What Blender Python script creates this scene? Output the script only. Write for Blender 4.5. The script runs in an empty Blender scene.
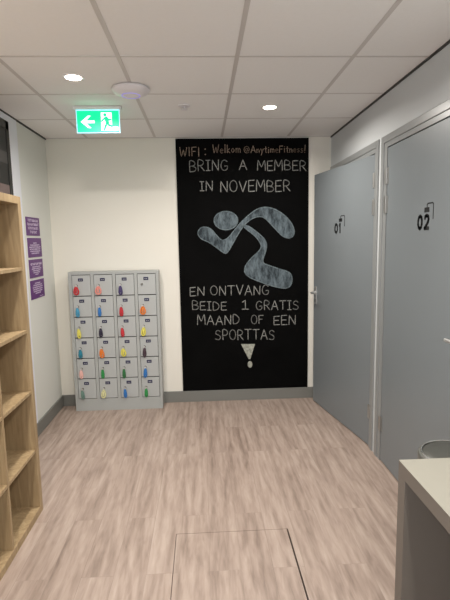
import bpy, bmesh, math, random
from mathutils import Vector, Matrix
from mathutils.geometry import tessellate_polygon
random.seed(7)
S = bpy.context.scene
COL = S.collection
# ------------------------------------------------------------ camera, world, exposure
cd = bpy.data.cameras.new('camera'); cam = bpy.data.objects.new('camera', cd); COL.objects.link(cam)
CF = Vector((0.04670122, 0.99056336, -0.1288535)); CR = Vector((0.99860997, -0.04945277, -0.0182362)); CU = Vector((0.02443627, 0.12782273, 0.99149595))
CO = Vector((0, 0, 1.5462)); FPX = 459.9
m = Matrix.Identity(4)
for i in range(3):
    m[i][0] = CR[i]; m[i][1] = CU[i]; m[i][2] = -CF[i]; m[i][3] = CO[i]
cam.matrix_world = m
cd.sensor_fit = 'HORIZONTAL'; cd.sensor_width = 36; cd.lens = FPX/450*36; cd.clip_start = 0.02
S.camera = cam
S.view_settings.view_transform = 'Standard'; S.view_settings.look = 'None'
S.view_settings.gamma = 1; S.view_settings.use_curve_mapping = False
S.view_settings.exposure = 0.06
W = bpy.data.worlds.new('world'); S.world = W; W.use_nodes = True
W.node_tree.nodes['Background'].inputs[0].default_value = (0.86, 0.94, 1.0, 1)
W.node_tree.nodes['Background'].inputs[1].default_value = 1.9
LAMP_W = 18.0
LAMP_COL = (1.0, 0.95, 0.88)
LAMPS = [(-0.70, 2.765), (0.50, 3.372), (0.50, 1.57), (-0.70, 0.97), (0.50, -0.23), (-0.70, -0.83)]

# ------------------------------------------------------------ helpers
H, D, XR, XL = 2.472, 4.3165, 1.2055, -1.372
YB = -2.4
def ray(px, py): return CF + CR*((px-225)/FPX) - CU*((py-300)/FPX)
def ony(px, py, y):
    d = ray(px, py); return CO + d*(y/d.y)

def mat(name, col, rough=0.5, metal=0.0, emit=None, estr=1.0, noise=0.0, nscale=8.0, bump=0.0, bscale=200.0, spec=0.5):
    M = bpy.data.materials.new(name); M.use_nodes = True; N = M.node_tree.nodes; L = M.node_tree.links
    b = N['Principled BSDF']
    b.inputs['Base Color'].default_value = (*col, 1); b.inputs['Roughness'].default_value = rough
    b.inputs['Metallic'].default_value = metal; b.inputs['Specular IOR Level'].default_value = spec
    if emit:
        b.inputs['Emission Color'].default_value = (*emit, 1); b.inputs['Emission Strength'].default_value = estr
    g = N.new('ShaderNodeNewGeometry')
    if noise:
        n = N.new('ShaderNodeTexNoise'); n.inputs['Scale'].default_value = nscale; n.inputs['Detail'].default_value = 4
        L.new(g.outputs['Position'], n.inputs['Vector'])
        mx = N.new('ShaderNodeMix'); mx.data_type = 'RGBA'
        mx.inputs[6].default_value = (*[c*(1-noise) for c in col], 1); mx.inputs[7].default_value = (*[min(1, c*(1+noise)) for c in col], 1)
        L.new(n.outputs['Fac'], mx.inputs[0]); L.new(mx.outputs[2], b.inputs['Base Color'])
    if bump:
        n2 = N.new('ShaderNodeTexNoise'); n2.inputs['Scale'].default_value = bscale; L.new(g.outputs['Position'], n2.inputs['Vector'])
        bp = N.new('ShaderNodeBump'); bp.inputs['Strength'].default_value = bump; bp.inputs['Distance'].default_value = 0.002
        L.new(n2.outputs['Fac'], bp.inputs['Height']); L.new(bp.outputs['Normal'], b.inputs['Normal'])
    return M

def wood_mat(name, c1, c2, c3, axis=(1, 1, 1), rough=0.45, plank=None, nscale=1.0, grain=0.5):
    """grain stretched by axis scale; plank=(length,width) adds per-plank tone (planks run along y)"""
    M = bpy.data.materials.new(name); M.use_nodes = True; N = M.node_tree.nodes; L = M.node_tree.links
    b = N['Principled BSDF']; b.inputs['Roughness'].default_value = rough
    g = N.new('ShaderNodeNewGeometry')
    vec = g.outputs['Position']; bw = None
    if plank:
        sp = N.new('ShaderNodeSeparateXYZ'); L.new(vec, sp.inputs[0])
        cb = N.new('ShaderNodeCombineXYZ'); L.new(sp.outputs['Y'], cb.inputs['X']); L.new(sp.outputs['X'], cb.inputs['Y'])
        br = N.new('ShaderNodeTexBrick'); L.new(cb.outputs[0], br.inputs['Vector'])
        br.offset = 0.37; br.offset_frequency = 2
        br.inputs['Scale'].default_value = 1.0; br.inputs['Brick Width'].default_value = plank[0]; br.inputs['Row Height'].default_value = plank[1]
        br.inputs['Mortar Size'].default_value = 0.0012; br.inputs['Mortar Smooth'].default_value = 0.3
        br.inputs['Color1'].default_value = (0, 0, 0, 1); br.inputs['Color2'].default_value = (1, 1, 1, 1); br.inputs['Mortar'].default_value = (0.5, 0.5, 0.5, 1)
        bw = br
        off = N.new('ShaderNodeVectorMath'); off.operation = 'SCALE'; off.inputs['Scale'].default_value = 3.7
        L.new(br.outputs['Color'], off.inputs[0])
        ad = N.new('ShaderNodeVectorMath'); L.new(vec, ad.inputs[0]); L.new(off.outputs[0], ad.inputs[1]); vec = ad.outputs[0]
    mp = N.new('ShaderNodeMapping'); mp.inputs['Scale'].default_value = axis; L.new(vec, mp.inputs['Vector'])
    n1 = N.new('ShaderNodeTexNoise'); n1.inputs['Scale'].default_value = nscale; n1.inputs['Detail'].default_value = 6; n1.inputs['Distortion'].default_value = 2.6
    L.new(mp.outputs[0], n1.inputs['Vector'])
    n2 = N.new('ShaderNodeTexNoise'); n2.inputs['Scale'].default_value = nscale*(9 if plank else 5); n2.inputs['Detail'].default_value = 3; n2.inputs['Distortion'].default_value = 0.6
    L.new(mp.outputs[0], n2.inputs['Vector'])
    ma = N.new('ShaderNodeMath'); ma.operation = 'MULTIPLY_ADD'; ma.inputs[1].default_value = 0.35
    L.new(n2.outputs['Fac'], ma.inputs[0])
    sc = N.new('ShaderNodeMath'); sc.operation = 'MULTIPLY'; sc.inputs[1].default_value = 0.65; L.new(n1.outputs['Fac'], sc.inputs[0]); L.new(sc.outputs[0], ma.inputs[2])
    fac = ma.outputs[0]
    if plank:
        wm = N.new('ShaderNodeMapping'); wm.inputs['Scale'].default_value = (1, 0.16, 1); L.new(vec, wm.inputs['Vector'])
        wv = N.new('ShaderNodeTexWave'); wv.bands_direction = 'X'; wv.inputs['Scale'].default_value = 6; wv.inputs['Distortion'].default_value = 12; wv.inputs['Detail'].default_value = 3; wv.inputs['Detail Scale'].default_value = 0.7
        L.new(wm.outputs[0], wv.inputs['Vector'])
        w2 = N.new('ShaderNodeMath'); w2.operation = 'MULTIPLY_ADD'; w2.inputs[1].default_value = 0.08; L.new(wv.outputs['Fac'], w2.inputs[0]); L.new(fac, w2.inputs[2])
        w3 = N.new('ShaderNodeMath'); w3.operation = 'SUBTRACT'; w3.inputs[1].default_value = 0.04; L.new(w2.outputs[0], w3.inputs[0]); fac = w3.outputs[0]
    if bw:
        pb = N.new('ShaderNodeMath'); pb.operation = 'MULTIPLY_ADD'; pb.inputs[1].default_value = 0.07
        L.new(bw.outputs['Color'], pb.inputs[0]); L.new(fac, pb.inputs[2])
        sb = N.new('ShaderNodeMath'); sb.operation = 'SUBTRACT'; sb.inputs[1].default_value = 0.05; L.new(pb.outputs[0], sb.inputs[0]); fac = sb.outputs[0]
    r = N.new('ShaderNodeValToRGB'); e = r.color_ramp.elements
    e[0].position = 0.5-grain*0.34; e[0].color = (*c1, 1); e[1].position = 0.5+grain*0.30; e[1].color = (*c3, 1)
    k = r.color_ramp.elements.new(0.5); k.color = (*c2, 1)
    L.new(fac, r.inputs[0]); outc = r.outputs[0]
    if bw:
        mx = N.new('ShaderNodeMix'); mx.data_type = 'RGBA'; mx.inputs[7].default_value = (*[c*0.55 for c in c1], 1)
        mf = N.new('ShaderNodeMath'); mf.operation = 'MULTIPLY'; mf.inputs[1].default_value = 0.22; L.new(bw.outputs['Fac'], mf.inputs[0])
        L.new(mf.outputs[0], mx.inputs[0]); L.new(outc, mx.inputs[6]); outc = mx.outputs[2]
    L.new(outc, b.inputs['Base Color'])
    bp = N.new('ShaderNodeBump'); bp.inputs['Strength'].default_value = 0.08; bp.inputs['Distance'].default_value = 0.001
    L.new(fac, bp.inputs['Height']); L.new(bp.outputs['Normal'], b.inputs['Normal'])
    return M

def chalk_mat(name, col, lo, hi, scale=60, dark=(0.02, 0.02, 0.02), stretch=(1, 1, 1)):
    M = bpy.data.materials.new(name); M.use_nodes = True; N = M.node_tree.nodes; L = M.node_tree.links
    b = N['Principled BSDF']; b.inputs['Roughness'].default_value = 0.95; b.inputs['Specular IOR Level'].default_value = 0.1
    g = N.new('ShaderNodeNewGeometry'); mp = N.new('ShaderNodeMapping'); mp.inputs['Scale'].default_value = stretch; mp.inputs['Rotation'].default_value = (0, 0.6, 0)
    L.new(g.outputs['Position'], mp.inputs['Vector'])
    n = N.new('ShaderNodeTexNoise'); n.inputs['Scale'].default_value = scale; n.inputs['Detail'].default_value = 5; n.inputs['Roughness'].default_value = 0.65
    L.new(mp.outputs[0], n.inputs['Vector'])
    r = N.new('ShaderNodeValToRGB'); r.color_ramp.elements[0].position = lo; r.color_ramp.elements[0].color = (*dark, 1)
    r.color_ramp.elements[1].position = hi; r.color_ramp.elements[1].color = (*col, 1)
    L.new(n.outputs['Fac'], r.inputs[0]); L.new(r.outputs[0], b.inputs['Base Color'])
    return M

class MB:
    def __init__(s): s.b = bmesh.new(); s.mi = 0; s.ly = s.b.faces.layers.int.new('made')
    def _fin(s, geom, bev=0, seg=2):
        if bev:
            es = list({e for v in geom for e in v.link_edges})
            bmesh.ops.bevel(s.b, geom=es, offset=bev, segments=seg, affect='EDGES', profile=0.6)
    def box(s, a, c, bev=0, rot=None, piv=None):
        n0 = len(s.b.faces)
        a = Vector(a); c = Vector(c); ctr = (a+c)/2; sz = c-a
        r = bmesh.ops.create_cube(s.b, size=1)
        M = Matrix.Translation(ctr) @ Matrix.Diagonal((abs(sz.x), abs(sz.y), abs(sz.z), 1))
        if rot is not None:
            p = Vector(piv if piv else ctr); M = Matrix.Translation(p) @ rot.to_4x4() @ Matrix.Translation(-p) @ M
        bmesh.ops.transform(s.b, matrix=M, verts=r['verts'])
        s._mi(n0); s._fin(r['verts'], bev); s._done(); return s
    def _mi(s, n0):
        for f in s.b.faces:
            if not f[s.ly]: f.material_index = s.mi; f[s.ly] = 1
    def _done(s):
        for f in s.b.faces: f[s.ly] = 1
    def lathe(s, prof, c=(0, 0, 0), n=32, axis='Z'):
        n0 = len(s.b.faces); rings = []
        for r, z in prof:
            if r < 1e-6: rings.append([s.b.verts.new(Vector((0, 0, z)))])
            else: rings.append([s.b.verts.new(Vector((r*math.cos(2*math.pi*i/n), r*math.sin(2*math.pi*i/n), z))) for i in range(n)])
        for A, B in zip(rings, rings[1:]):
            for i in range(n):
                j = (i+1) % n
                q = [A[i % len(A)], A[j % len(A)], B[j % len(B)], B[i % len(B)]]
                u = []
                for v in q:
                    if v not in u: u.append(v)
                if len(u) > 2: s.b.faces.new(u)
        vs = [v for R in rings for v in R]
        R = Matrix.Identity(4)
        if axis == '-Y': R = Matrix.Rotation(math.pi/2, 4, 'X')
        if axis == '-X': R = Matrix.Rotation(-math.pi/2, 4, 'Y')
        bmesh.ops.transform(s.b, matrix=Matrix.Translation(Vector(c)) @ R, verts=vs)
        s._mi(n0); return s
    def tube(s, pts, r, n=8, closed=False):
        n0 = len(s.b.faces); P = [Vector(p) for p in pts]; rings = []; k = len(P)
        up = Vector((0.13, 0.31, 0.94)).normalized()
        for i, p in enumerate(P):
            a = P[(i-1) % k] if (closed or i > 0) else p; c = P[(i+1) % k] if (closed or i < k-1) else p
            t = (c-a).normalized(); x = t.cross(up)
            if x.length < .1: x = t.cross(Vector((1, 0, 0)))
            x.normalize(); y = x.cross(t)
            rr = r[i] if isinstance(r, (list, tuple)) else r
            rings.append([s.b.verts.new(p+(x*math.cos(2*math.pi*j/n)+y*math.sin(2*math.pi*j/n))*rr) for j in range(n)])
        for i in range(k if closed else k-1):
            A, B = rings[i], rings[(i+1) % k]
            for j in range(n): s.b.faces.new([A[j], A[(j+1) % n], B[(j+1) % n], B[j]])
        if not closed: s.b.faces.new(rings[0][::-1]); s.b.faces.new(rings[-1])
        s._mi(n0); return s
    def poly(s, pts, th):
        """flat outline in xz (front at y of pts) extruded back by th along +y"""
        n0 = len(s.b.faces); P = [Vector(p) for p in pts]; th = Vector(th)
        a = [s.b.verts.new(p) for p in P]; c = [s.b.verts.new(p+th) for p in P]; n = len(P)
        for q in tessellate_polygon([P]):
            s.b.faces.new([a[i] for i in q]); s.b.faces.new([c[i] for i in q][::-1])
        for i in range(n): s.b.faces.new([a[i], c[i], c[(i+1) % n], a[(i+1) % n]])
        s._mi(n0); return s
    def stroke(s, pts, w, th, nrm):
        """ribbon of width w along pts (on a flat surface), standing th out along nrm, rounded joints"""
        n0 = len(s.b.faces); P = [Vector(p) for p in pts]; nrm = Vector(nrm)
        for a, c in zip(P, P[1:]):
            t = (c-a)
            if t.length < 1e-6: continue
            t.normalize(); q = t.cross(nrm).normalized()*(w/2); e = t*(w*0.35)
            v = [a-e*0.6-q, a-e-q*0.4, a-e+q*0.4, a-e*0.6+q, c+e*0.6+q, c+e+q*0.4, c+e-q*0.4, c+e*0.6-q]
            lo = [s.b.verts.new(x) for x in v]; hi = [s.b.verts.new(x+nrm*th) for x in v]
            s.b.faces.new(hi)
            for i in range(8): s.b.faces.new([lo[i], lo[(i+1) % 8], hi[(i+1) % 8], hi[i]])
        s._mi(n0); return s
    def build(s, name, mats, parent=None, smooth=False, loc=None):
        bmesh.ops.recalc_face_normals(s.b, faces=s.b.faces)
        me = bpy.data.meshes.new(name); s.b.to_mesh(me); s.b.free()
        for M in (mats if isinstance(mats, (list, tuple)) else [mats]): me.materials.append(M)
        o = bpy.data.objects.new(name, me); COL.objects.link(o)
        if smooth:
            for p in me.polygons: p.use_smooth = True
            try: me.set_sharp_from_angle(angle=math.radians(35))
            except Exception: pass
        if loc is not None:
            me.transform(Matrix.Translation(-Vector(loc))); o.location = loc
        if parent is not None:
            o.parent = parent
            o.matrix_parent_inverse = Matrix.Translation(-Vector(parent_world(parent))) if not parent.rotation_euler.z else (Matrix.Translation(parent_world(parent)) @ parent.rotation_euler.to_matrix().to_4x4()).inverted()
        return o
def parent_world(o):
    p = Vector(o.location); q = o.parent
    return p
def empty(name, loc, label, cat, group=None):
    o = bpy.data.objects.new(name, None); COL.objects.link(o); o.location = loc; o.empty_display_size = 0.05
    return tag(o, label, cat, group)
def tag(o, label, cat, group=None):
    o['label'] = label; o['category'] = cat
    if group: o['group'] = group
    return o
def struct(o): o['kind'] = 'structure'; return o

# ------------------------------------------------------------ materials
m_back = mat('cream_wall_paint', (0.83, 0.80, 0.725), 0.75, noise=0.015, nscale=2, bump=0.15, bscale=150)
m_left = mat('grey_white_wall_paint', (0.72, 0.73, 0.69), 0.7, noise=0.015, nscale=2, bump=0.15, bscale=150)
m_white = mat('white_paint_bluish_light', (0.80, 0.82, 0.88), 0.6, noise=0.01)  # white paint, with the bluish light on this wall mixed into the colour
m_right = mat('grey_wall_paint', (0.57, 0.595, 0.605), 0.7, noise=0.015, nscale=2, bump=0.15, bscale=150)
m_tile = mat('ceiling_tile', (0.86, 0.85, 0.84), 0.9, noise=0.02, nscale=60, bump=0.3, bscale=400)
m_grid = mat('ceiling_grid_metal', (0.60, 0.57, 0.55), 0.5)
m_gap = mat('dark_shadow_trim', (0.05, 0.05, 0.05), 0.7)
m_base = mat('grey_skirting', (0.19, 0.19, 0.175), 0.5, noise=0.03)
m_floor = wood_mat('pinkish_oak_vinyl', (0.215, 0.158, 0.128), (0.385, 0.298, 0.25), (0.495, 0.402, 0.345), axis=(7, 0.9, 1), rough=0.45, plank=(1.22, 0.15), nscale=1.0, grain=0.74)
m_oak = wood_mat('light_oak_veneer', (0.27, 0.185, 0.095), (0.38, 0.27, 0.15), (0.48, 0.36, 0.21), axis=(14, 14, 1.2), rough=0.5, nscale=1.2, grain=0.7)
m_door = mat('grey_door_laminate', (0.20, 0.222, 0.235), 0.38, noise=0.02, nscale=3)
m_frame = mat('grey_painted_frame', (0.27, 0.28, 0.28), 0.3, noise=0.01)
m_edge = mat('rubber_seal_black', (0.02, 0.02, 0.02), 0.7)
m_steel = mat('brushed_steel', (0.60, 0.60, 0.59), 0.38, metal=0.75)
m_camlock = mat('dull_nickel', (0.22, 0.21, 0.19), 0.45, metal=0.6)
m_hinge = mat('grey_hinge_steel', (0.40, 0.40, 0.39), 0.4, metal=0.8)
m_rim = mat('polished_rim', (0.62, 0.62, 0.60), 0.2, metal=0.85)
m_chrome = mat('chrome', (0.8, 0.8, 0.8), 0.12, metal=1.0)
m_board = mat('blackboard_paint', (0.0035, 0.0035, 0.0035), 0.85, noise=0.4, nscale=5, spec=0.04)
m_chalk = chalk_mat('white_chalk', (0.38, 0.38, 0.36), 0.30, 0.62, 90, dark=(0.10, 0.10, 0.10))
m_chalkpink = chalk_mat('peach_chalk', (0.46, 0.36, 0.28), 0.30, 0.62, 90, dark=(0.09, 0.06, 0.05))
m_chalkblue = chalk_mat('pale_blue_chalk', (0.16, 0.20, 0.225), 0.36, 0.68, 15, dark=(0.028, 0.036, 0.042), stretch=(2.2, 1, 0.8))
m_chalkedge = chalk_mat('pale_blue_chalk_outline', (0.22, 0.27, 0.29), 0.30, 0.65, 50, dark=(0.07, 0.09, 0.10))
m_lock = mat('locker_grey_steel', (0.40, 0.415, 0.405), 0.42, noise=0.02, nscale=5)
m_lockdoor = mat('locker_door_grey', (0.44, 0.455, 0.45), 0.4, noise=0.02, nscale=5)
m_dark = mat('dark_gap', (0.03, 0.03, 0.03), 0.8)
m_navy = mat('navy_plate', (0.012, 0.014, 0.06), 0.4)
m_plate = mat('plate_white_print', (0.35, 0.35, 0.38), 0.6)
m_purple = mat('purple_sign', (0.105, 0.018, 0.17), 0.45)
m_signtext = mat('sign_white_print', (0.65, 0.55, 0.72), 0.6)
m_black = mat('black_plastic', (0.015, 0.015, 0.015), 0.45)
m_print = mat('black_vinyl_lettering', (0.01, 0.01, 0.01), 0.5)
m_lampface = mat('led_lens', (1, 1, 1), 0.4, emit=(1.0, 0.87, 0.70), estr=14)
m_lampring = mat('white_lamp_ring', (0.85, 0.85, 0.85), 0.4)
m_plasticw = mat('white_plastic', (0.78, 0.76, 0.78), 0.4)
m_led = mat('violet_status_led', (0.4, 0.35, 0.9), 0.4, emit=(0.35, 0.28, 1.0), estr=0.35)
m_green = mat('exit_green_lit', (0.0, 0.6, 0.25), 0.4, emit=(0.0, 0.70, 0.30), estr=1.0)
m_exitw = mat('exit_white_lit', (1, 1, 1), 0.4, emit=(0.80, 1.0, 0.93), estr=1.15)
m_exitedge = mat('lit_acrylic_edge', (0.6, 0.9, 1), 0.2, emit=(0.22, 0.66, 0.90), estr=1.3)
m_counter = mat('beige_grey_worktop', (0.315, 0.30, 0.255), 0.42, noise=0.02, nscale=30)
m_counterside = mat('taupe_laminate', (0.165, 0.145, 0.125), 0.5, noise=0.02, nscale=20)
m_counterin = mat('taupe_inner_shaded', (0.065, 0.058, 0.045), 0.5)  # taupe darkened to carry the shade under the worktop
m_bin = mat('grey_metallic_bin', (0.15, 0.15, 0.135), 0.35, metal=0.3)
m_screen = mat('dark_screen', (0.010, 0.010, 0.011), 0.45)

# ------------------------------------------------------------ setting
HX0, HX1, HY0, HY1 = -0.176, 0.424, 1.68, 2.28     # hatch opening
b = MB()
g = 0.0
for (x0, x1, y0, y1) in ((XL-0.15, HX0, YB, D+0.15), (HX1, XR+1.2, YB, D+0.15), (HX0, HX1, YB, HY0), (HX0, HX1, HY1, D+0.15)):
    b.box((x0, y0, -0.06), (x1, y1, 0))
b.mi = 1; b.box((HX0, HY0, -0.06), (HX1, HY1, -0.045))
struct(b.build('floor', [m_floor, m_dark]))
b = MB(); b.box((XL-0.15, YB, H), (XR+0.15, D+0.15, H+0.05)); struct(b.build('ceiling', m_tile))
b = MB()
A0 = -0.3992
for k in (-1, 0, 1, 2):
    x = A0+0.6*k; b.box((x-0.011, YB, H-0.002), (x+0.011, D, H+0.001))
for k in range(-8, 3):
    y = 2.4712+0.6*k; b.box((XL, y-0.0075, H-0.0015), (XR, y+0.0075, H+0.001))
b.box((XL, D-0.022, H-0.003), (XR, D, H+0.001))
struct(b.build('trim_1', m_grid))
b = MB()
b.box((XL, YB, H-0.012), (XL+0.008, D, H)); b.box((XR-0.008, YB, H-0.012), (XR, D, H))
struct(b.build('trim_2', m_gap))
b = MB(); b.box((XL-0.15, D, 0), (XR+0.15, D+0.15, H)); struct(b.build('wall_back', m_back))
b = MB(); b.box((XL-0.15, YB, 0), (XL, D, H)); struct(b.build('wall_left', m_left))
b = MB(); b.box((XL, YB, 0), (XL+0.006, 3.655, H-0.012), 0.002); struct(b.build('trim_3', m_white))
# right wall with the two door openings
O1 = (3.21, 4.245, 2.125); O2 = (1.915, 3.0, 2.125)   # y0, y1, top of the frame openings
b = MB()
TW = 0.12
b.box((XR, YB, 0), (XR+TW, O2[0], H)); b.box((XR, O2[1], 0), (XR+TW, O1[0], H)); b.box((XR, O1[1], 0), (XR+TW, D, H))
b.box((XR, O2[0], O2[2]), (XR+TW, O2[1], H)); b.box((XR, O1[0], O1[2]), (XR+TW, O1[1], H))
struct(b.build('wall_right', m_right))
b = MB()   # small changing rooms behind the doors
b.box((XR+1.1, 1.6, 0), (XR+1.2, D+0.15, H)); b.box((XR+TW, 3.07, 0), (XR+1.1, 3.15, H)); b.box((XR+TW, 1.5, 0), (XR+1.2, 1.6, H)); b.box((XR+0.15, D, 0), (XR+1.2, D+0.15, H))
struct(b.build('wall_cubicles', m_right))
b = MB(); b.box((XR+0.15, 1.5, H), (XR+1.2, D+0.15, H+0.05)); struct(b.build('ceiling_cubicles', m_tile))
# skirting
b = MB(); b.box((XL, D-0.014, 0), (XR-0.03, D, 0.108), 0.003); struct(b.build('baseboard_back', m_base))
b = MB(); b.box((XL, YB, 0), (XL+0.014, D-0.014, 0.108), 0.003); struct(b.build('baseboard_left', m_base))

def door(n, y_free, y_hinge, ytop, far_outer, near_outer, outer_top, angle, hinge_far, digits, num_y, num_z, free_w):
    """structure door: frame, leaf, hinges, lever handle; leaf lies along y from the hinge edge"""
    root = bpy.data.objects.new('door_%d' % n, None); COL.objects.link(root); root.location = (XR, (y_free+y_hinge)/2, 0); struct(root)
    y0, y1 = min(y_free, y_hinge), max(y_free, y_hinge)
    f = MB()
    X0 = XR
    # outer face board, then a lower inner step, then lining through the wall
    e = 0.006; of, on = far_outer, near_outer
    f.box((X0-0.009, on, 0), (X0, on+0.045, outer_top), 0.002); f.box((X0-0.009, of-0.045, 0), (X0, of, outer_top), 0.003)
    f.box((X0-0.009, on+0.045, outer_top-0.045), (X0, of-0.045, outer_top), 0.003)
    f.box((X0-0.003, on+0.045, 0), (X0+TW, y0-e, outer_top-0.045)); f.box((X0-0.003, y1+e, 0), (X0+TW, of-0.045, outer_top-0.045))
    f.box((X0-0.003, y0-e, ytop+e), (X0+TW, y1+e, outer_top-0.045))
    f.mi = 1
    f.box((X0+0.045, y0-e, 0), (X0+0.055, y0+0.012, ytop)); f.box((X0+0.045, y1-0.012, 0), (X0+0.055, y1+e, ytop)); f.box((X0+0.045, y0-e, ytop-0.012), (X0+0.055, y1+e, ytop+e))
    f.build('door_frame', [m_frame, m_edge], root)
    piv = Vector((XR+0.0, y_hinge, 0)); R = Matrix.Rotation(angle, 3, 'Z'); s = 1 if y_free > y_hinge else -1
    RM = Matrix.Translation(piv) @ R.to_4x4()
    L = abs(y_free-y_hinge)
    def bl(mb, name, M, parent, smooth=False):
        bmesh.ops.transform(mb.b, matrix=RM, verts=mb.b.verts[:])
        return mb.build(name, M, parent, smooth)
    k = MB(); k.box((0.0, 0, 0.008), (0.040, s*L, ytop), 0.0015)
    leaf = bl(k, 'door_leaf', m_door, root)
    for z0, z1 in ((1.888, 1.99), (1.703, 1.812), (0.22, 0.32)):
        k = MB(); k.lathe([(0, z0), (0.0065, z0), (0.0065, (z0*2+z1)/3-0.001), (0.005, (z0*2+z1)/3), (0.0065, (z0*2+z1)/3+0.001), (0.0065, (z0+2*z1)/3-0.001), (0.005, (z0+2*z1)/3), (0.0065, (z0+2*z1)/3+0.001), (0.0065, z1), (0, z1)], (-0.006, -s*0.002, 0), 12)
        k.box((-0.003, 0.0, z0), (0.0, s*0.022, z1)); k.box((-0.0095, -s*0.028, z0), (-0.0065, 0.0, z1))
        o = bl(k, 'hinge', m_hinge, root, True)
    hy = s*(L-0.055); hz = 1.056
    k = MB(); k.box((-0.007, hy-0.018, hz-0.11), (0, hy+0.018, hz+0.055), 0.003)
    k.mi = 1; k.lathe([(0, 0), (0.006, 0), (0.006, 0.0015), (0, 0.0015)], (-0.007, hy, hz-0.07), 12, '-X'); k.box((-0.0085, hy-0.0025, hz-0.09), (-0.007, hy+0.0025, hz-0.07))
    pl = bl(k, 'handle_plate', [m_steel, m_edge], leaf)
    k = MB(); k.lathe([(0, 0.0), (0.014, 0.0), (0.014, 0.006), (0.0085, 0.012), (0.0085, 0.03), (0, 0.03)], (-0.007, hy, hz), 16, '-X')
    k.tube([(-0.035, hy, hz), (-0.05, hy-s*0.004, hz), (-0.056, hy-s*0.018, hz), (-0.057, hy-s*0.06, hz), (-0.055, hy-s*0.126, hz-0.002)], [0.0085, 0.009, 0.009, 0.0085, 0.0085], 12)
    bl(k, 'door_handle', m_steel, leaf, True)
    # number and shower pictogram, in leaf coordinates (text runs towards the camera = -y)
    k = MB(); hgt = 0.068
    G = {'0': [[(.5, 1), (.22, .9), (.08, .65), (.08, .35), (.22, .1), (.5, 0), (.78, .1), (.92, .35), (.92, .65), (.78, .9), (.5, 1)]], '1': [[(.1, .80), (.5, 1), (.5, 0)]],
         '2': [[(.08, .78), (.22, .94), (.5, 1), (.8, .92), (.9, .7), (.78, .48), (.45, .22), (.08, 0), (.92, 0)]]}
    yy = num_y
    for ch in digits:
        wd = 0.052 if ch != '1' else 0.036
        for st in G[ch]:
            k.stroke([(-0.0002, yy-px*wd, num_z+pz*hgt) for px, pz in st], 0.0195, 0.0007, (-1, 0, 0))
        yy -= wd+0.024
    bl(k, 'door_number', m_print, leaf)
    k = MB(); iy, iz = num_y-0.100, num_z+hgt+0.020
    k.box((-0.0012, iy-0.027, iz-0.003), (0, iy+0.027, iz+0.023), 0.0005)
    k.stroke([(-0.0002, iy-0.002, iz+0.02), (-0.0002, iy-0.002, iz+0.036), (-0.0002, iy-0.010, iz+0.043), (-0.0002, iy-0.062, iz+0.043), (-0.0002, iy-0.070, iz+0.036), (-0.0002, iy-0.070, iz-0.040)], 0.007, 0.0007, (-1, 0, 0))
    bl(k, 'shower_symbol', m_print, leaf)
    return root
# door 1 stands ajar (hinged on its near side), door 2 is closed
door(1, 4.235, 3.215, 2.115, 4.31, 3.135, 2.197, math.radians(10), False, '01', 0.60, 1.592, 1.0)
door(2, 1.925, 2.99, 2.115, 3.088, 1.83, 2.197, 0.0, True, '02', -0.445, 1.59, 1.0)

# ------------------------------------------------------------ floor hatch
t = empty('floor_hatch', ((HX0+HX1)/2, (HY0+HY1)/2, -0.045), 'square hatch cut into the wood-look floor in the foreground, covered in the same planks', 'hatch')
b = MB(); b.box((HX0+0.003, HY0+0.003, -0.012), (HX1-0.008, HY1-0.003, 0.0)); b.build('hatch_panel', m_floor, t)
b = MB(); 
b.box((HX0+0.004, HY0+0.006, -0.045), (HX1-0.012, HY1-0.006, -0.012)); b.build('hatch_tray', m_dark, t)

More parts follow.
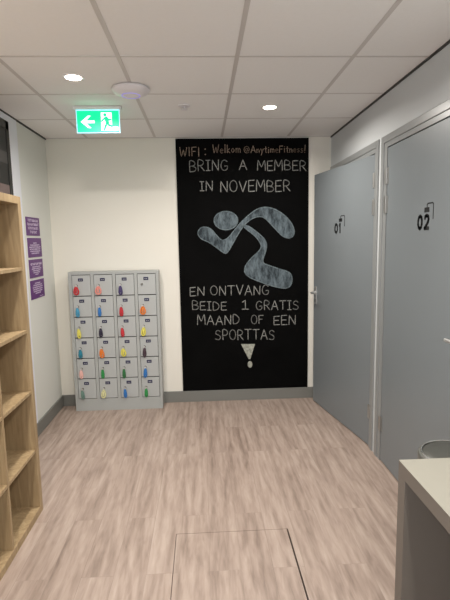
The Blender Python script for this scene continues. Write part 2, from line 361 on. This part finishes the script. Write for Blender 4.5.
# ------------------------------------------------------------ chalkboard
bx0, bx1, bz0, bz1 = -0.218, 0.995, 0.1085, 2.4595
YF = D-0.012
t = empty('chalkboard', ((bx0+bx1)/2, D, bz0), 'tall black chalkboard with white chalk writing filling the back wall between lockers and doors', 'chalkboard')
b = MB(); b.box((bx0, YF, bz0), (bx1, D, bz1), 0.0015); b.build('board_panel', m_board, t)
FONT = {
 'A': (.9, [[(0, 0), (.45, 1), (.9, 0)], [(.17, .36), (.74, .36)]]), 'B': (.8, [[(.05, 0), (.05, 1), (.5, .98), (.7, .82), (.6, .6), (.05, .52)], [(.3, .53), (.72, .42), (.8, .22), (.6, .04), (.05, 0)]]),
 'D': (.85, [[(.05, 0), (.05, 1), (.5, .92), (.8, .6), (.75, .3), (.5, .06), (.05, 0)]]), 'E': (.7, [[(.7, 1), (.03, .97), (.03, 0), (.72, .03)], [(.03, .5), (.6, .52)]]),
 'F': (.7, [[(.7, 1), (.05, .97), (.05, 0)], [(.05, .52), (.55, .52)]]), 'G': (.9, [[(.8, .85), (.5, 1), (.2, .88), (.03, .5), (.15, .14), (.45, 0), (.78, .12), (.82, .42), (.5, .42)]]),
 'I': (.5, [[(.25, 1), (.25, 0)], [(0, 1), (.5, 1)], [(0, 0), (.5, 0)]]), 'i0': (.2, [[(.1, 1), (.1, 0)]]), 'M': (1.0, [[(0, 0), (.1, 1), (.5, .35), (.9, 1), (1, 0)]]), 'N': (.85, [[(.03, 0), (.06, 1), (.78, 0), (.82, 1)]]),
 'O': (.9, [[(.45, 1), (.15, .85), (.02, .5), (.15, .13), (.45, 0), (.75, .13), (.88, .5), (.75, .86), (.45, 1)]]), 'P': (.75, [[(.08, 0), (.05, 1), (.5, 1), (.72, .78), (.55, .5), (.08, .45)]]),
 'R': (.8, [[(.06, 0), (.05, 1), (.5, 1), (.72, .8), (.55, .55), (.08, .48)], [(.3, .5), (.8, 0)]]), 'S': (.8, [[(.72, .85), (.45, 1), (.12, .85), (.15, .62), (.6, .45), (.75, .22), (.5, .02), (.03, .1)]]),
 'T': (.9, [[(0, .97), (.9, 1)], [(.45, .98), (.45, 0)]]), 'V': (.85, [[(0, 1), (.42, 0), (.85, 1)]]), 'W': (1.0, [[(0, 1), (.2, 0), (.5, .7), (.72, 0), (1, 1)]]),
 '1': (.55, [[(.05, .78), (.3, 1), (.3, 0)], [(0, 0), (.58, 0)]]), 'colon_a': (.3, [[(.1, .75), (.14, .72)]]), 'colon_b': (.3, [[(.1, .12), (.14, .10)]]), '!': (.25, [[(.18, 1.15), (.1, .25)], [(.07, 0), (.09, .02)]]),
 '@': (1.1, [[(.72, .35), (.5, .25), (.32, .45), (.45, .7), (.7, .68), (.72, .35), (.9, .3), (1.02, .55), (.85, .92), (.5, 1), (.15, .85), (.02, .5), (.2, .1), (.6, -.02), (.9, .08)]]),
 'a': (.55, [[(.5, .5), (.2, .55), (.03, .28), (.2, 0), (.48, .2), (.5, .5), (.52, 0)]]), 'n': (.55, [[(.03, .55), (.05, 0)], [(.05, .35), (.3, .56), (.48, .4), (.5, 0)]]), 'y': (.55, [[(0, .55), (.27, .08)], [(.52, .58), (.1, -.4)]]),
 't': (.4, [[(.2, .9), (.2, .05), (.36, .02)], [(0, .6), (.4, .62)]]), 'i': (.2, [[(.1, .55), (.1, 0)], [(.1, .8), (.12, .82)]]), 'm': (.8, [[(.03, .55), (.03, 0)], [(.03, .38), (.22, .56), (.38, .4), (.38, 0)], [(.38, .4), (.58, .56), (.74, .4), (.76, 0)]]),
 'e': (.5, [[(.05, .3), (.45, .32), (.38, .54), (.15, .52), (.03, .25), (.2, 0), (.45, .06)]]), 's': (.45, [[(.4, .5), (.15, .55), (.08, .38), (.38, .22), (.3, .02), (.02, .05)]]),
 'l': (.2, [[(.1, 1), (.1, 0)]]), 'k': (.5, [[(.05, 1), (.05, 0)], [(.45, .55), (.07, .25), (.48, 0)]]), 'o': (.55, [[(.27, .56), (.04, .3), (.25, 0), (.5, .28), (.27, .56)]]),
}
def smooth_path(pts, closed=False, k=4):
    P = [Vector(p) for p in pts]; n = len(P); out = []
    rng = range(n if closed else n-1)
    for i in rng:
        p0 = P[(i-1) % n] if closed or i > 0 else P[i]; p1 = P[i]; p2 = P[(i+1) % n]; p3 = P[(i+2) % n] if closed or i < n-2 else P[i+1]
        for j in range(k):
            u = j/k; out.append(0.5*((2*p1)+(-p0+p2)*u+(2*p0-5*p1+4*p2-p3)*u*u+(-p0+3*p1-3*p2+p3)*u**3))
    if not closed: out.append(P[-1])
    return out
def word(mb, txt, xa, xb, ytop, ybase, w=0.0068, tilt=0.0):
    """chalk word between two photo columns; the glyphs lie on the board's own plane"""
    keys = ['i0' if (c == 'I' and txt in ('WIFI',)) else c for c in txt]
    gap = 0.24; tot = sum(FONT[c][0] for c in keys)+gap*(len(keys)-1)
    A = ony(xa, ybase, YF); B = ony(xb, ybase+tilt, YF); C = ony(xa, ytop, YF)
    ux = (B-A)/tot; uz = Vector((0, 0, C.z-A.z)); x = 0
    for c in keys:
        wd, sts = FONT[c]; dz = random.uniform(-.05, .05); sc = random.uniform(.95, 1.06)
        for st in sts:
            pts = [(px, 0, pz) for px, pz in st]
            if len(pts) > 4: pts = smooth_path(pts, False, 3)
            mb.stroke([A+ux*(x+p[0])+uz*(p[2]*sc+dz) for p in pts], w, 0.0007, (0, -1, 0))
        x += wd+gap
for a in (('WIFI', 180, 199.5, 147, 156, .0062), ('colon_a', 204.5, 206.5, 146.5, 155, .011), ('colon_b', 204.5, 206.5, 146.5, 155, .011), ('Welkom', 213, 240.5, 145, 152.8, .0062), ('@AnytimeFitness!', 244, 305.5, 146, 152.6, .006, -0.3)):
    P_ = MB(); word(P_, [a[0]] if a[0] in FONT else a[0], *a[1:]); P_.build('peach_chalk_word', m_chalkpink, t)
CHALK = [[('BRING', 189.5, 228, 161, 171.4, -1), ('A', 239.3, 246.7, 160.7, 170), ('MEMBER', 257.5, 306, 160.7, 170.3)], [('IN', 200, 212.8, 181, 190.4), ('NOVEMBER', 220.5, 290, 180.7, 191.5)],
         [('EN', 190, 204.5, 287, 295.8, -.5), ('ONTVANG', 210.5, 269, 285.6, 295)], [('BEIDE', 192.3, 226.5, 301.5, 309.9), ('1', 242, 248.3, 299.6, 309), ('GRATIS', 256, 298.5, 300.4, 309.4)],
         [('MAAND', 197.5, 239.5, 315.6, 325, -1), ('OF', 251.2, 263.2, 315, 323.4), ('EEN', 273.7, 295.6, 315.8, 324.8)], [('SPORTTAS', 215.2, 274.5, 330, 339.6)]]
for row in CHALK:
    for a in row:
        C_ = MB(); word(C_, *a[:5], tilt=(a[5] if len(a) > 5 else 0)); C_.build('white_chalk_word', m_chalk, t)
def bz(x, y): return ony(190+x*0.24444, 200+y*0.24444, YF)
arm = [(60,110),(42,116),(32,136),(45,158),(75,172),(105,192),(140,217),(154,213),(170,188),(190,152),(215,112),(240,86),(265,72),(290,68),(310,78),(330,98),(355,125),(378,147),(402,156),(420,149),(427,130),(418,100),(395,70),(360,44),(325,31),(298,30),(268,41),(235,66),(205,95),(180,125),(160,150),(140,163),(125,161),(105,140),(85,118)]
leg = [(215,105),(240,127),(265,147),(285,172),(291,190),(283,207),(262,227),(240,250),(225,275),(225,298),(245,317),(285,334),(330,350),(380,361),(405,356),(417,335),(415,308),(400,293),(360,280),(325,268),(302,258),(300,240),(308,215),(314,190),(308,165),(290,145),(262,122),(235,105)]
head = [(147+49*math.cos(a*math.pi/12), 84+38*math.sin(a*math.pi/12)) for a in range(24)]
F_, E_ = MB(), MB()
for out, k in ((arm, 3), (leg, 3), (head, 1)):
    pts = [bz(x, y) for x, y in out]
    sp = smooth_path(pts, True, k) if k > 1 else pts
    F_.poly([p+Vector((0, -0.0006, 0)) for p in sp], (0, 0.0006, 0))
    E_.stroke(sp+[sp[0]], 0.008, 0.0011, (0, -1, 0))
F_.build('chalk_runner_fill', m_chalkblue, t); E_.build('chalk_runner_outline', m_chalkedge, t)
X_ = MB()
tri = [ony(a, c, YF) for a, c in ((241, 344), (255, 344), (250.3, 359), (248.6, 359))]
X_.poly([p+Vector((0, -0.0007, 0)) for p in tri], (0, 0.0007, 0))
dc = ony(250, 364.4, YF); X_.poly([dc+Vector((0.023*math.cos(a*.3927), -0.0007, 0.033*math.sin(a*.3927))) for a in range(16)], (0, 0.0007, 0))
X_.build('chalk_exclamation_mark', chalk_mat('grey_chalk', (0.42, 0.43, 0.37), 0.25, 0.6, 40, dark=(0.16, 0.16, 0.14)), t)

# ------------------------------------------------------------ locker cabinet
lx0, lx1, ly, lh = -1.203, -0.402, 4.160, 1.288
t = empty('locker_cabinet', ((lx0+lx1)/2, D-0.08, 0), 'grey metal locker cabinet of twenty-four small doors standing against the cream back wall', 'lockers')
b = MB()
xd = [lx0+0.032+0.1935*c for c in range(4)]; dw = 0.164; z0, rp = 0.118, 0.1912; dh = rp-0.006
LB = D-0.016
b.box((lx0, ly, 0), (lx0+0.020, LB, lh), 0.0015); b.box((lx1-0.020, ly, 0), (lx1, LB, lh), 0.0015)
b.box((lx0+0.020, ly, lh-0.024), (lx1-0.020, LB, lh)); b.box((lx0+0.020, ly, 0), (lx1-0.020, LB, z0-0.004))
b.box((lx0+0.020, LB-0.01, z0-0.004), (lx1-0.020, LB, lh-0.024))
for c in range(5):
    xa = lx0+0.020 if c == 0 else xd[c-1]+dw+0.0015; xb = (lx1-0.020) if c == 4 else xd[c]-0.0015
    b.box((xa, ly, z0-0.004), (xb, ly+0.12, lh-0.024))
b.mi = 1
for r in range(1, 6): b.box((lx0+0.022, ly+0.018, z0+r*rp-0.003), (lx1-0.022, ly+0.12, z0+r*rp-0.001))
b.box((lx0+0.022, ly+0.020, z0-0.003), (lx1-0.022, ly+0.024, lh-0.025))
b.build('cabinet_body', [m_lock, m_dark], t)
for c in range(4):
    for r in range(6):
        zb = z0+(5-r)*rp
        b = MB(); b.box((xd[c]+0.0018, ly-0.001, zb+0.001), (xd[c]+dw-0.0018, ly+0.015, zb+dh-0.001), 0.002)
        d_ = b.build('locker_door', m_lockdoor, t)
        px = xd[c]+dw*0.47; pz = zb+dh*0.70
        b = MB(); b.box((px-0.022, ly-0.0025, pz), (px+0.022, ly-0.001, pz+0.028), 0.0005)
        b.mi = 1; b.box((px-0.012, ly-0.0028, pz+0.009), (px-0.002, ly-0.002, pz+0.017)); b.box((px+0.003, ly-0.0028, pz+0.009), (px+0.012, ly-0.002, pz+0.017))
        b.build('number_plate', [m_navy, m_plate], d_)
        b = MB(); b.lathe([(0, 0), (0.011, 0), (0.011, 0.004), (0.009, 0.006), (0, 0.006)], (xd[c]+0.040, ly-0.001, zb+dh*0.50), 16, '-Y')
        b.build('cam_lock', m_camlock, d_, True)

# keys on coloured wristbands
BC = {'red': (0.55, 0.03, 0.04), 'salmon pink': (0.80, 0.30, 0.25), 'dark violet': (0.06, 0.045, 0.14), 'light blue': (0.07, 0.32, 0.50), 'blue': (0.03, 0.18, 0.50), 'orange': (0.80, 0.22, 0.03), 'yellow': (0.75, 0.68, 0.12),
      'black': (0.03, 0.025, 0.05), 'teal': (0.02, 0.22, 0.32), 'dark brown': (0.07, 0.04, 0.055), 'pale pink': (0.85, 0.50, 0.45), 'green': (0.03, 0.28, 0.07), 'grey green': (0.15, 0.26, 0.22), 'pale yellow': (0.72, 0.70, 0.38), 'dark green': (0.03, 0.16, 0.05)}
BM = {k: mat('band_'+k.replace(' ', '_'), v, 0.4) for k, v in BC.items()}
layout = [['red', 'salmon pink', 'dark violet', None], ['light blue', 'blue', 'red', 'orange'], ['yellow', 'black', 'red', 'yellow'],
          ['teal', 'orange', 'yellow', 'dark brown'], ['pale pink', 'green', 'dark green', 'blue'], ['grey green', 'pale yellow', 'blue', 'green']]
wide = {(0, 0): .026, (0, 1): .030, (1, 3): .027, (3, 2): .024, (5, 1): .022, (3, 1): .021, (2, 3): .021}
rn = ['top row', 'second row', 'third row', 'fourth row', 'fifth row', 'bottom row']; cn = ['leftmost column', 'second column', 'third column', 'rightmost column']
for r in range(6):
    for c in range(4):
        col = layout[r][c]
        if not col: continue
        kx = xd[c]+0.040; zb = z0+(5-r)*rp; kz = zb+dh*0.50; yk = ly-0.007
        o = empty('locker_key', (kx, yk, kz), 'locker key on %s %s wristband, %s, %s of the lockers' % ('an' if col[0] == 'o' else 'a', col, rn[r], cn[c]), 'key', 'locker keys on coloured wristbands')
        b = MB(); b.box((kx-0.0012, yk-0.016, kz-0.004), (kx+0.0012, yk, kz+0.004)); b.lathe([(0, 0), (0.010, 0), (0.0112, 0.0012), (0.010, 0.0025), (0, 0.0025)], (kx, yk-0.016, kz-0.001), 14, '-Y')
        b.build('key', m_steel, o, True)
        hw = wide.get((r, c), random.uniform(0.011, 0.016)); hh = 0.034 if hw > .022 else random.uniform(0.036, 0.042)
        dx = random.uniform(-0.004, 0.006); tiltb = random.uniform(-.12, .12); yb = yk-0.014
        cz = kz-0.010-hh; pts = []
        n = 40
        for i in range(n):
            a = 2*math.pi*i/n; wob = 1+0.05*math.sin(a*9)
            ex = hw*math.sin(a)*wob*(0.72+0.28*(-math.cos(a))); ez = hh*math.cos(a)
            pts.append((kx+dx*(1-math.cos(a))/2+ex+tiltb*ez*0.5, yb+0.006*(1-math.cos(a))/2, cz+ez))
        b = MB(); b.tube(pts, [0.0070+0.0012*math.sin(i*2.4) for i in range(n)], 8, True)
        b.build('wristband', BM[col], o, True)
        b = MB(); b.box((kx-0.007+dx*.5, yb-0.006, cz-0.020), (kx+0.007+dx*.5, yb-0.002, cz+0.024), 0.002)
        b.build('band_tag', BM[col], o, True)

# ------------------------------------------------------------ purple wall signs on the left wall
sg = [((3.708, 1.758), (4.003, 1.611), 'topmost', 4), ((3.714, 1.593), (4.018, 1.437), 'second from the top', 5), ((3.712, 1.42), (4.018, 1.272), 'third from the top', 5), ((3.71, 1.252), (4.02, 1.10), 'lowest', 6)]
ll = ['purple wall sign with four bold pale lines, topmost of the four on the left wall', 'purple wall sign with fine centred text, second from the top of the column of four', 'purple wall sign with one bold heading above fine text, third from the top of four', 'purple wall sign with fine text and a corner line, lowest of the four']
for i, ((ya, za), (yb, zb), nm, nl) in enumerate(sg):
    o = empty('wall_sign', (XL, (ya+yb)/2, zb), ll[i], 'sign', 'purple signs on the left wall')
    b = MB(); b.box((XL, ya, zb), (XL+0.005, yb, za), 0.0015); b.build('sign_panel', m_purple, o)
    b = MB(); w = yb-ya; h = za-zb; mid = (ya+yb)/2
    def glyph_line(z, half, ht, wst):
        half = min(0.128, half*1.25); y = mid-half
        while y < mid+half-ht*0.4:
            gw = ht*random.uniform(.5, .8); y2 = min(y+gw, mid+half); x = XL+0.0045
            kind = random.randrange(4)
            P = {0: [(y, z), (y, z+ht), (y2, z+ht)], 1: [(y, z), ((y+y2)/2, z+ht), (y2, z)], 2: [(y2, z+ht), (y, z+ht*.5), (y2, z)], 3: [(y, z+ht), (y, z), (y2, z), (y2, z+ht)]}[kind]
            b.stroke([(x, q, zz) for q, zz in P], wst, 0.001, (1, 0, 0)); y = y2+ht*0.35
    if i == 0:
        for q in range(4): glyph_line(za-0.034-q*0.031, (0.085, 0.10, 0.085, 0.06)[q], 0.017, 0.005)
    elif i == 1:
        for q in range(6): glyph_line(za-0.045-q*0.0165, (0.03, .085, .10, .095, .09, .07)[q], 0.008, 0.0026)
    elif i == 2:
        glyph_line(za-0.045, 0.105, 0.015, 0.0045)
        for q in range(5): glyph_line(za-0.064-q*0.0155, (.075, .085, .07, .06, .03)[q], 0.007, 0.0024)
    else:
        for q in range(6): glyph_line(za-0.030-q*0.0165, (.05, .08, .09, .085, .08, .05)[q], 0.008, 0.0026)
        b.stroke([(XL+0.0045, mid+0.03, zb+0.012), (XL+0.0045, mid+0.11, zb+0.014)], 0.004, 0.001, (1, 0, 0))
    b.build('sign_lettering', m_signtext, o)

# ------------------------------------------------------------ oak cube shelf
sx0, sx1 = XL+0.016, -0.970; sy1 = 2.572; N = 5; py = 0.372; sy0 = sy1-0.04*2-N*py+0.018
t = empty('cube_shelf', ((sx0+sx1)/2, (sy0+sy1)/2, 0), 'tall light oak open cube shelf with empty compartments along the left wall', 'shelf')
b = MB(); b.box((sx0, sy1-0.04, 0.04), (sx1, sy1, 1.757), 0.0015); b.build('side_panel', m_oak, t)
b = MB(); b.box((sx0, sy0, 0.04), (sx1, sy0+0.04, 1.757), 0.0015); b.build('side_panel', m_oak, t)
b = MB(); b.box((sx0, sy0, 0), (sx1, sy1, 0.04), 0.0015); b.build('bottom_panel', m_oak, t)
b = MB(); b.box((sx0, sy0, 1.757), (sx1, sy1, 1.797), 0.0015); b.build('top_panel', m_oak, t)
b = MB(); b.box((sx0, sy0+0.04, 0.04), (sx0+0.005, sy1-0.04, 1.757)); b.build('back_panel', m_oak, t)
divs = [sy1-0.04-k*py for k in range(1, N)]
for yv in divs:
    b = MB(); b.box((sx0+0.005, yv-0.009, 0.04), (sx1-0.003, yv+0.009, 1.757), 0.001); b.build('divider', m_oak, t)
for zz in (0.379, 0.723, 1.069, 1.412):
    b = MB()
    edges = [sy0+0.04]+[v for y in sorted(divs) for v in (y-0.009, y+0.009)]+[sy1-0.04]
    for q in range(0, len(edges), 2): b.box((sx0+0.005, edges[q], zz-0.009), (sx1-0.003, edges[q+1], zz+0.009), 0.001)
    b.build('shelf_board', m_oak, t)

# ------------------------------------------------------------ display above the shelf
t = empty('wall_display', (XL+0.006, 2.88, 1.80), 'black-framed dark display on the white wall above the oak shelf', 'display')
b = MB(); dy0, dy1, dz0, dz1 = 2.34, 3.425, 1.81, 2.395; X0 = XL+0.006; X1 = X0+0.03
b.box((X0, dy0, dz0), (X1-0.006, dy1, dz1)); b.box((X1-0.006, dy0, dz0), (X1, dy0+0.045, dz1)); b.box((X1-0.006, dy1-0.05, dz0), (X1, dy1, dz1)); b.box((X1-0.006, dy0, dz1-0.06), (X1, dy1, dz1)); b.box((X1-0.006, dy0, dz0), (X1, dy1, dz0+0.03))
b.build('display_frame', m_black, t)
def band(z0, z1, M):
    b = MB(); b.box((X1-0.006, dy0+0.045, z0), (X1-0.004, dy1-0.05, z1)); return b, M
b = MB(); b.box((X1-0.006, dy0+0.045, dz0+0.03), (X1-0.004, dy1-0.05, dz1-0.06))
b.mi = 1; b.box((X1-0.005, dy0+0.045, 2.10), (X1-0.0035, dy1-0.05, 2.18))
b.mi = 2; b.box((X1-0.005, dy0+0.045, 1.84), (X1-0.0035, dy1-0.05, 1.955))
b.build('display_screen', [m_screen, mat('screen_grey', (0.055, 0.052, 0.052), 0.5), mat('screen_brown', (0.14, 0.10, 0.095), 0.5)], t)

# ------------------------------------------------------------ ceiling fittings
dl = ['round recessed ceiling spotlight left of the white ceiling dome, above the exit sign', 'round recessed ceiling spotlight in front of the chalkboard, nearest the doors']
for i, (x, y) in enumerate(LAMPS):
    lab = dl[i] if i < 2 else ['round recessed ceiling spotlight over the floor hatch', 'round recessed ceiling spotlight over the oak shelf end', 'round recessed ceiling spotlight behind the viewer, right', 'round recessed ceiling spotlight behind the viewer, left'][i-2]
    o = empty('ceiling_spotlight', (x, y, H), lab, 'ceiling light', 'recessed ceiling spotlights')
    b = MB(); b.lathe([(0.046, -0.001), (0.060, 0.0), (0.060, -0.003), (0.052, -0.006), (0.046, -0.004), (0.046, -0.001)], (x, y, H), 32); b.build('trim_ring', m_lampring, o, True)
    b = MB(); b.lathe([(0, -0.0035), (0.046, -0.0035), (0.046, -0.001), (0, -0.001)], (x, y, H), 32); b.build('lens', m_lampface, o)
    L = bpy.data.lights.new('spotlight_light', 'AREA'); L.shape = 'DISK'; L.size = 0.09; L.energy = LAMP_W; L.color = LAMP_COL; L.spread = math.radians(165)
    lo = bpy.data.objects.new('spotlight_light', L); COL.objects.link(lo); lo.parent = o; lo.location = (0, 0, -0.008)
ax, ay = -0.41, 2.955
t = empty('wifi_access_point', (ax, ay, H), 'white domed disc with a violet light fixed to the ceiling near the exit sign', 'access point')
b = MB(); b.lathe([(0, 0), (0.108, 0), (0.114, -0.006), (0.114, -0.014), (0.102, -0.026), (0.080, -0.038), (0.052, -0.043), (0, -0.044)], (ax, ay, H-0.002), 48); b.build('dome', m_plasticw, t, True)
b = MB(); b.lathe([(0.050, -0.0435), (0.056, -0.0435), (0.056, -0.0462), (0.050, -0.0462), (0.050, -0.0435)], (ax, ay, H), 40); b.build('light_ring', m_led, t, True)
dx_, dy_ = -0.10, 3.32
t = empty('ceiling_sprinkler', (dx_, dy_, H), 'small metal sprinkler head in a white rose on the ceiling above the board', 'sprinkler')
b = MB(); b.lathe([(0, 0), (0.042, 0), (0.038, -0.008), (0.014, -0.010), (0, -0.010)], (dx_, dy_, H-0.001), 24); b.build('rose', m_plasticw, t, True)
b = MB(); b.lathe([(0, -0.010), (0.009, -0.010), (0.007, -0.018), (0, -0.018)], (dx_, dy_, H), 16)
b.tube([(dx_-0.008, dy_, H-0.014), (dx_-0.015, dy_, H-0.024), (dx_-0.004, dy_, H-0.028)], 0.0022, 6); b.tube([(dx_+0.008, dy_, H-0.014), (dx_+0.015, dy_, H-0.024), (dx_+0.004, dy_, H-0.028)], 0.0022, 6)
b.lathe([(0, -0.028), (0.022, -0.028), (0.022, -0.031), (0, -0.031)], (dx_, dy_, H), 16); b.build('sprinkler_head', m_plasticw, t, True)

# exit sign hanging from the ceiling
ey = 3.34
def ex(px, py_): return ony(px, py_, ey)
e0 = ex(77.2, 133.2); e1 = ex(119.3, 110)
X0, X1, Z0, Z1 = e0.x, e1.x, e0.z, H-0.028
t = empty('exit_sign', ((X0+X1)/2, ey, H), 'lit green emergency exit sign with white arrow and running figure hanging from the ceiling', 'exit sign')
b = MB(); b.box((X0-0.015, ey-0.022, H-0.022), (X1+0.015, ey+0.022, H-0.0015), 0.004); b.build('housing', m_lampring, t)
b = MB()
b.box((X0, ey-0.004, Z0), (X0+0.004, ey+0.004, Z1)); b.box((X1-0.004, ey-0.004, Z0), (X1, ey+0.004, Z1)); b.box((X0+0.004, ey-0.004, Z0), (X1-0.004, ey+0.004, Z0+0.004)); b.box((X0, ey-0.004, Z1), (X1, ey+0.004, H-0.022))
b.build('acrylic_edge', m_exitedge, t)
b = MB(); b.box((X0+0.004, ey-0.004, Z0+0.004), (X1-0.004, ey+0.004, Z1)); b.build('green_face', m_green, t)
b = MB(); w = X1-X0; h = Z1-Z0; yf = ey-0.0045
def ep(u, v): return (X0+w*u, yf, Z0+h*v)
def pl(pts): b.poly([ep(u, v) for u, v in pts], (0, 0.0008, 0))
pl([(.10, .5), (.27, .78), (.34, .78), (.23, .56), (.42, .56), (.42, .44), (.23, .44), (.34, .22), (.27, .22)])
pl([(.57, .10), (.57, .92), (.82, .92), (.82, .28), (.96, .28), (.96, .10)])  # doorway, with the glare at its lower right drawn in as a white bar
b.build('arrow_doorway_and_glare', m_exitw, t)
b = MB(); yf = ey-0.0054
c0 = ep(.665, .81); b.poly([(c0[0]+0.011*math.cos(a*.5236), yf, c0[2]+0.011*math.sin(a*.5236)) for a in range(12)], (0, 0.0008, 0))
def st(pts, wd): b.stroke([(X0+w*u, yf+0.0008, Z0+h*v) for u, v in pts], wd, 0.0008, (0, -1, 0))
st([(.685, .67), (.715, .47)], 0.024); st([(.67, .68), (.62, .60), (.585, .52)], 0.010); st([(.70, .68), (.76, .58), (.80, .60)], 0.010)
st([(.72, .46), (.75, .34), (.82, .30)], 0.014); st([(.71, .46), (.67, .30), (.64, .14)], 0.014)
b.build('running_figure', m_green, t)

# ------------------------------------------------------------ counter and bin at the right
cx0, cx1, cy0, cy1, cz = 0.689, XR-0.002, 0.05, 1.537, 0.75
t = empty('counter', ((cx0+cx1)/2, (cy0+cy1)/2, 0), 'beige counter with taupe edges and open underside in the right foreground', 'counter')
b = MB(); b.box((cx0, cy0, cz-0.052), (cx1, cy1, cz-0.001)); b.mi = 1; b.box((cx0, cy0, cz-0.001), (cx1, cy1, cz), 0); b.build('worktop', [m_counterside, m_counter], t)
b = MB(); b.box((cx0, cy1-0.054, 0), (cx1, cy1, cz-0.052), 0.001); b.build('side_panel', m_counterside, t)
b = MB(); b.box((cx0, cy0, 0), (cx1, cy0+0.036, cz-0.052), 0.001); b.build('side_panel', m_counterside, t)
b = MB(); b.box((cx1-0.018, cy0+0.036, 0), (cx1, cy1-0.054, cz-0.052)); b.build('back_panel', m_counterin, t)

bxc, byc, br, bh = 1.030, 1.765, 0.145, 0.655
t = empty('waste_bin', (bxc, byc, 0), 'round grey metal pedal bin with a bright rim behind the beige counter', 'bin')
b = MB(); b.lathe([(0, 0.004), (br-0.004, 0.004), (br, 0.01), (br, bh-0.045), (br-0.003, bh-0.042), (0, bh-0.042)], (bxc, byc, 0), 48); b.build('bin_body', m_bin, t, True)
b = MB(); b.lathe([(br-0.001, bh-0.042), (br, bh-0.020), (br-0.004, bh-0.012), (br-0.011, bh-0.010), (br-0.011, bh-0.042)], (bxc, byc, 0), 64); b.build('collar', m_bin, t, True)
b = MB(); b.lathe([(br-0.0112, bh-0.042), (br-0.0112, bh-0.009), (br-0.0135, bh-0.005), (br-0.017, bh-0.006), (br-0.018, bh-0.042)], (bxc, byc, 0), 64); b.build('rim', m_rim, t, True)
b = MB(); b.lathe([(0, bh-0.042), (br-0.0185, bh-0.042), (br-0.0185, bh-0.012), (br-0.03, bh-0.006), (br-0.06, bh+0.001), (0.03, bh+0.006), (0, bh+0.006)], (bxc, byc, 0), 48); b.build('lid', mat('lid_dark_grey', (0.085, 0.085, 0.075), 0.35, metal=0.3), t, True)
b = MB(); b.box((bxc-br-0.022, byc-0.05, bh-0.09), (bxc-br+0.006, byc-0.005, bh-0.04), 0.004); b.build('lid_hinge', m_black, t)
b = MB(); b.lathe([(0, 0), (br+0.003, 0), (br+0.003, 0.012), (br-0.002, 0.016), (0, 0.016)], (bxc, byc, 0), 40); b.build('base_ring', m_black, t, True)
b = MB(); b.box((bxc-br-0.03, byc-0.025, 0.012), (bxc-br+0.01, byc+0.025, 0.020), 0.003); b.build('pedal', m_steel, t)
